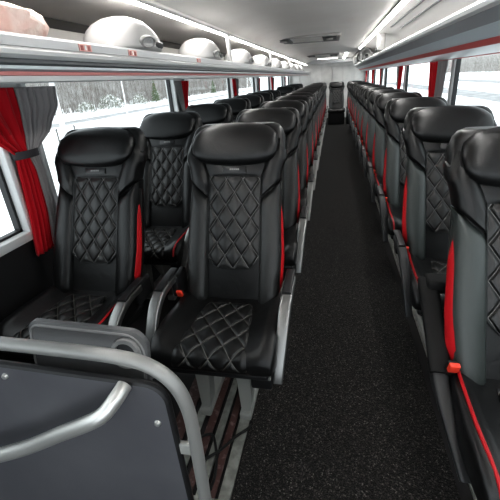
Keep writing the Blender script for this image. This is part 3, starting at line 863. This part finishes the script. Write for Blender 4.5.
# woodland: uncountable bare twigs
def woods(name, x, y0, y1, depth, h, n, label, sgn, thick=1.):
    r = random.Random(11 + int(x)); mb = MB()
    for k in range(n):
        px = x + sgn * r.random() ** 1.2 * depth; py = r.uniform(y0, y1); hh = h * r.uniform(.35, 1)
        lean = (r.uniform(-.12, .12), r.uniform(-.12, .12)); w = r.uniform(.02, .07) * thick
        a = r.uniform(0, PI); dx, dy = math.cos(a) * w, math.sin(a) * w
        mb.add([(px - dx, py - dy, GZ), (px + dx, py + dy, GZ), (px + lean[0] * hh, py + lean[1] * hh, GZ + hh)], [(0, 1, 2)])
        for q in range(7):
            zz = hh * r.uniform(.15, .95); bx, by = px + lean[0] * zz, py + lean[1] * zz
            a = r.uniform(0, 2 * PI); L_ = r.uniform(.5, 1.6); ww = w * .35
            mb.add([(bx, by, GZ + zz - ww), (bx, by, GZ + zz + ww), (bx + math.cos(a) * L_, by + math.sin(a) * L_, GZ + zz + L_ * r.uniform(.2, .9))], [(0, 1, 2)])
    o = mb.obj(name, TWIG, smooth=False); tag(o, label, 'woodland', None, 'stuff')
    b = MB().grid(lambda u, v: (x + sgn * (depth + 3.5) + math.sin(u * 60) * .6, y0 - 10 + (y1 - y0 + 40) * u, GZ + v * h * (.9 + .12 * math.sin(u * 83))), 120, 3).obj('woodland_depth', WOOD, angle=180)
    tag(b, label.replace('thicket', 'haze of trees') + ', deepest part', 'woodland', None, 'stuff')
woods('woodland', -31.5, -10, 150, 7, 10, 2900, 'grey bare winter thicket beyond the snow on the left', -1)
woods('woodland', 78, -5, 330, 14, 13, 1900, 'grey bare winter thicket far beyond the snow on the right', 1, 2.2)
def conifer(x, y, h, label, snowy=False):
    r = random.Random(int(x * 7 + y * 13)); t = thing('conifer', label, 'tree', (x, y, GZ), 0, 'small conifers at the edge of the wood')
    mb = MB()
    for k in range(9):
        z = h * (.1 + .1 * k); rad = h * .30 * (1 - k / 9.5)
        n = 18; ring = []; 
        for j in range(n):
            a = 2 * PI * j / n; rr = rad * (1 if j % 2 else .62) * r.uniform(.85, 1.1)
            ring.append((rr * math.cos(a), rr * math.sin(a), z - rad * .25 * (1 if j % 2 else .5)))
        o = len(mb.v); mb.v += ring + [(0, 0, z + h * .16)]
        for j in range(n): mb.f.append((o + j, o + (j + 1) % n, o + n))
    mb.obj('foliage', CONIF, t, smooth=False)
    MB().tube([(0, 0, 0), (0, 0, h * .5)], [h * .02, h * .01], 8).obj('trunk', FENCEM, t)
conifer(-30.4, 60, 3.4, 'small green conifer at the wood edge, seen above the second left seat')
conifer(-29.8, 90, 3.2, 'far green conifer along the left wood edge, beyond the first one')
def bush(x, y, s, label):
    r = random.Random(int(x * 3 + y * 5)); mb = MB()
    for k in range(420):
        a = r.uniform(0, 2 * PI); e = r.uniform(0, PI / 2); L_ = s * r.uniform(.5, 1)
        d = Vector((math.cos(a) * math.cos(e), math.sin(a) * math.cos(e), math.sin(e))); p = d * L_; q = Vector((r.uniform(-1, 1), r.uniform(-1, 1), r.uniform(-1, 1))) * s * .13
        mb.add([p - q, p + q, p + Vector((0, 0, s * .14)) + d * .05], [(0, 1, 2)])
    o = mb.obj('snowy_bush', BUSH, smooth=False); o.location = (x, y, GZ); tag(o, label, 'bush', 'snowy bushes on the left')
for x, y, s, l in ((-30, 33, 1.2, 'low snowy bush at the wood edge just right of the near white post'), (-30, 46, 1.7, 'wide snowy bush midway between near white post and green conifer'), (-30.2, 41, 1.1, 'smaller rounded snowy bush left of the wide snowy bush'),
                   (-30.2, 54, 1.3, 'snowy bush just left of the green conifer'), (-30.2, 70, 1.6, 'far snowy bush beyond the green conifer')): bush(x, y, s, l)
o = MB().tube([(0, 0, 0), (0, 0, 5.2)], [.075, .06], 10).obj('lamp_post', POSTM); o.location = (-8, 9.55, GZ); tag(o, 'white post outside the second left window, the nearer and thicker of two', 'post')
o = MB().tube([(0, 0, 0), (0, 0, 5.0)], [.05, .04], 10).obj('lamp_post', POSTM); o.location = (-16, 26.4, GZ); tag(o, 'thin distant white post outside, right of the nearest left seat', 'post')
t = thing('fence', 'low dark wire fence standing in the snow behind the near left curtain', 'fence', (-13.6, 13.2, GZ))
for k in range(4): MB().tube([(0, k * 1.3, -.05), (0, k * 1.3, .95)], .035, 8).obj('fence_post', FENCEM, t)
for z in (.35, .85): MB().tube([(0, -.2, z), (0, 4.1, z)], .016, 6).obj('fence_wire', FENCEM, t)

# ------------------------------------------------------------------ light and camera
w = bpy.data.worlds.new('overcast'); bpy.context.scene.world = w; w.use_nodes = True
nt = w.node_tree; bg = nt.nodes['Background']
tc = nt.nodes.new('ShaderNodeTexCoord'); sx = nt.nodes.new('ShaderNodeSeparateXYZ'); nt.links.new(tc.outputs['Generated'], sx.inputs[0])
crr = nt.nodes.new('ShaderNodeValToRGB'); e = crr.color_ramp.elements
e[0].position = .45; e[0].color = (.80, .86, .90, 1); e[1].position = .9; e[1].color = (.95, .98, 1, 1)
nt.links.new(sx.outputs['Z'], crr.inputs['Fac']); nt.links.new(crr.outputs['Color'], bg.inputs['Color'])
bg.inputs['Strength'].default_value = 2.5

cam = bpy.data.cameras.new('camera'); co = bpy.data.objects.new('camera', cam); C.objects.link(co)
f, pitch, yaw, roll = 351.053, math.radians(21.953), math.radians(10.661), math.radians(-3.17)
px, py = 270.859, 220.398
cam.sensor_width = 36; cam.lens = f / 500 * 36
cam.shift_x = (250 - px) / 500; cam.shift_y = -(250 - py) / 500
cam.clip_start = .02; cam.clip_end = 500
F0 = Vector((-math.sin(yaw), math.cos(yaw), 0)); R0 = Vector((math.cos(yaw), math.sin(yaw), 0)); U0 = Vector((0, 0, 1))
F = F0 * math.cos(pitch) - U0 * math.sin(pitch); U = U0 * math.cos(pitch) + F0 * math.sin(pitch)
R = R0 * math.cos(roll) + U * math.sin(roll); U2 = U * math.cos(roll) - R0 * math.sin(roll)
co.matrix_world = Matrix(((R.x, U2.x, -F.x, -.075), (R.y, U2.y, -F.y, 0), (R.z, U2.z, -F.z, 1.332), (0, 0, 0, 1)))
bpy.context.scene.camera = co
vs = bpy.context.scene.view_settings
vs.view_transform = 'Standard'; vs.look = 'Medium High Contrast'; vs.exposure = 0.0
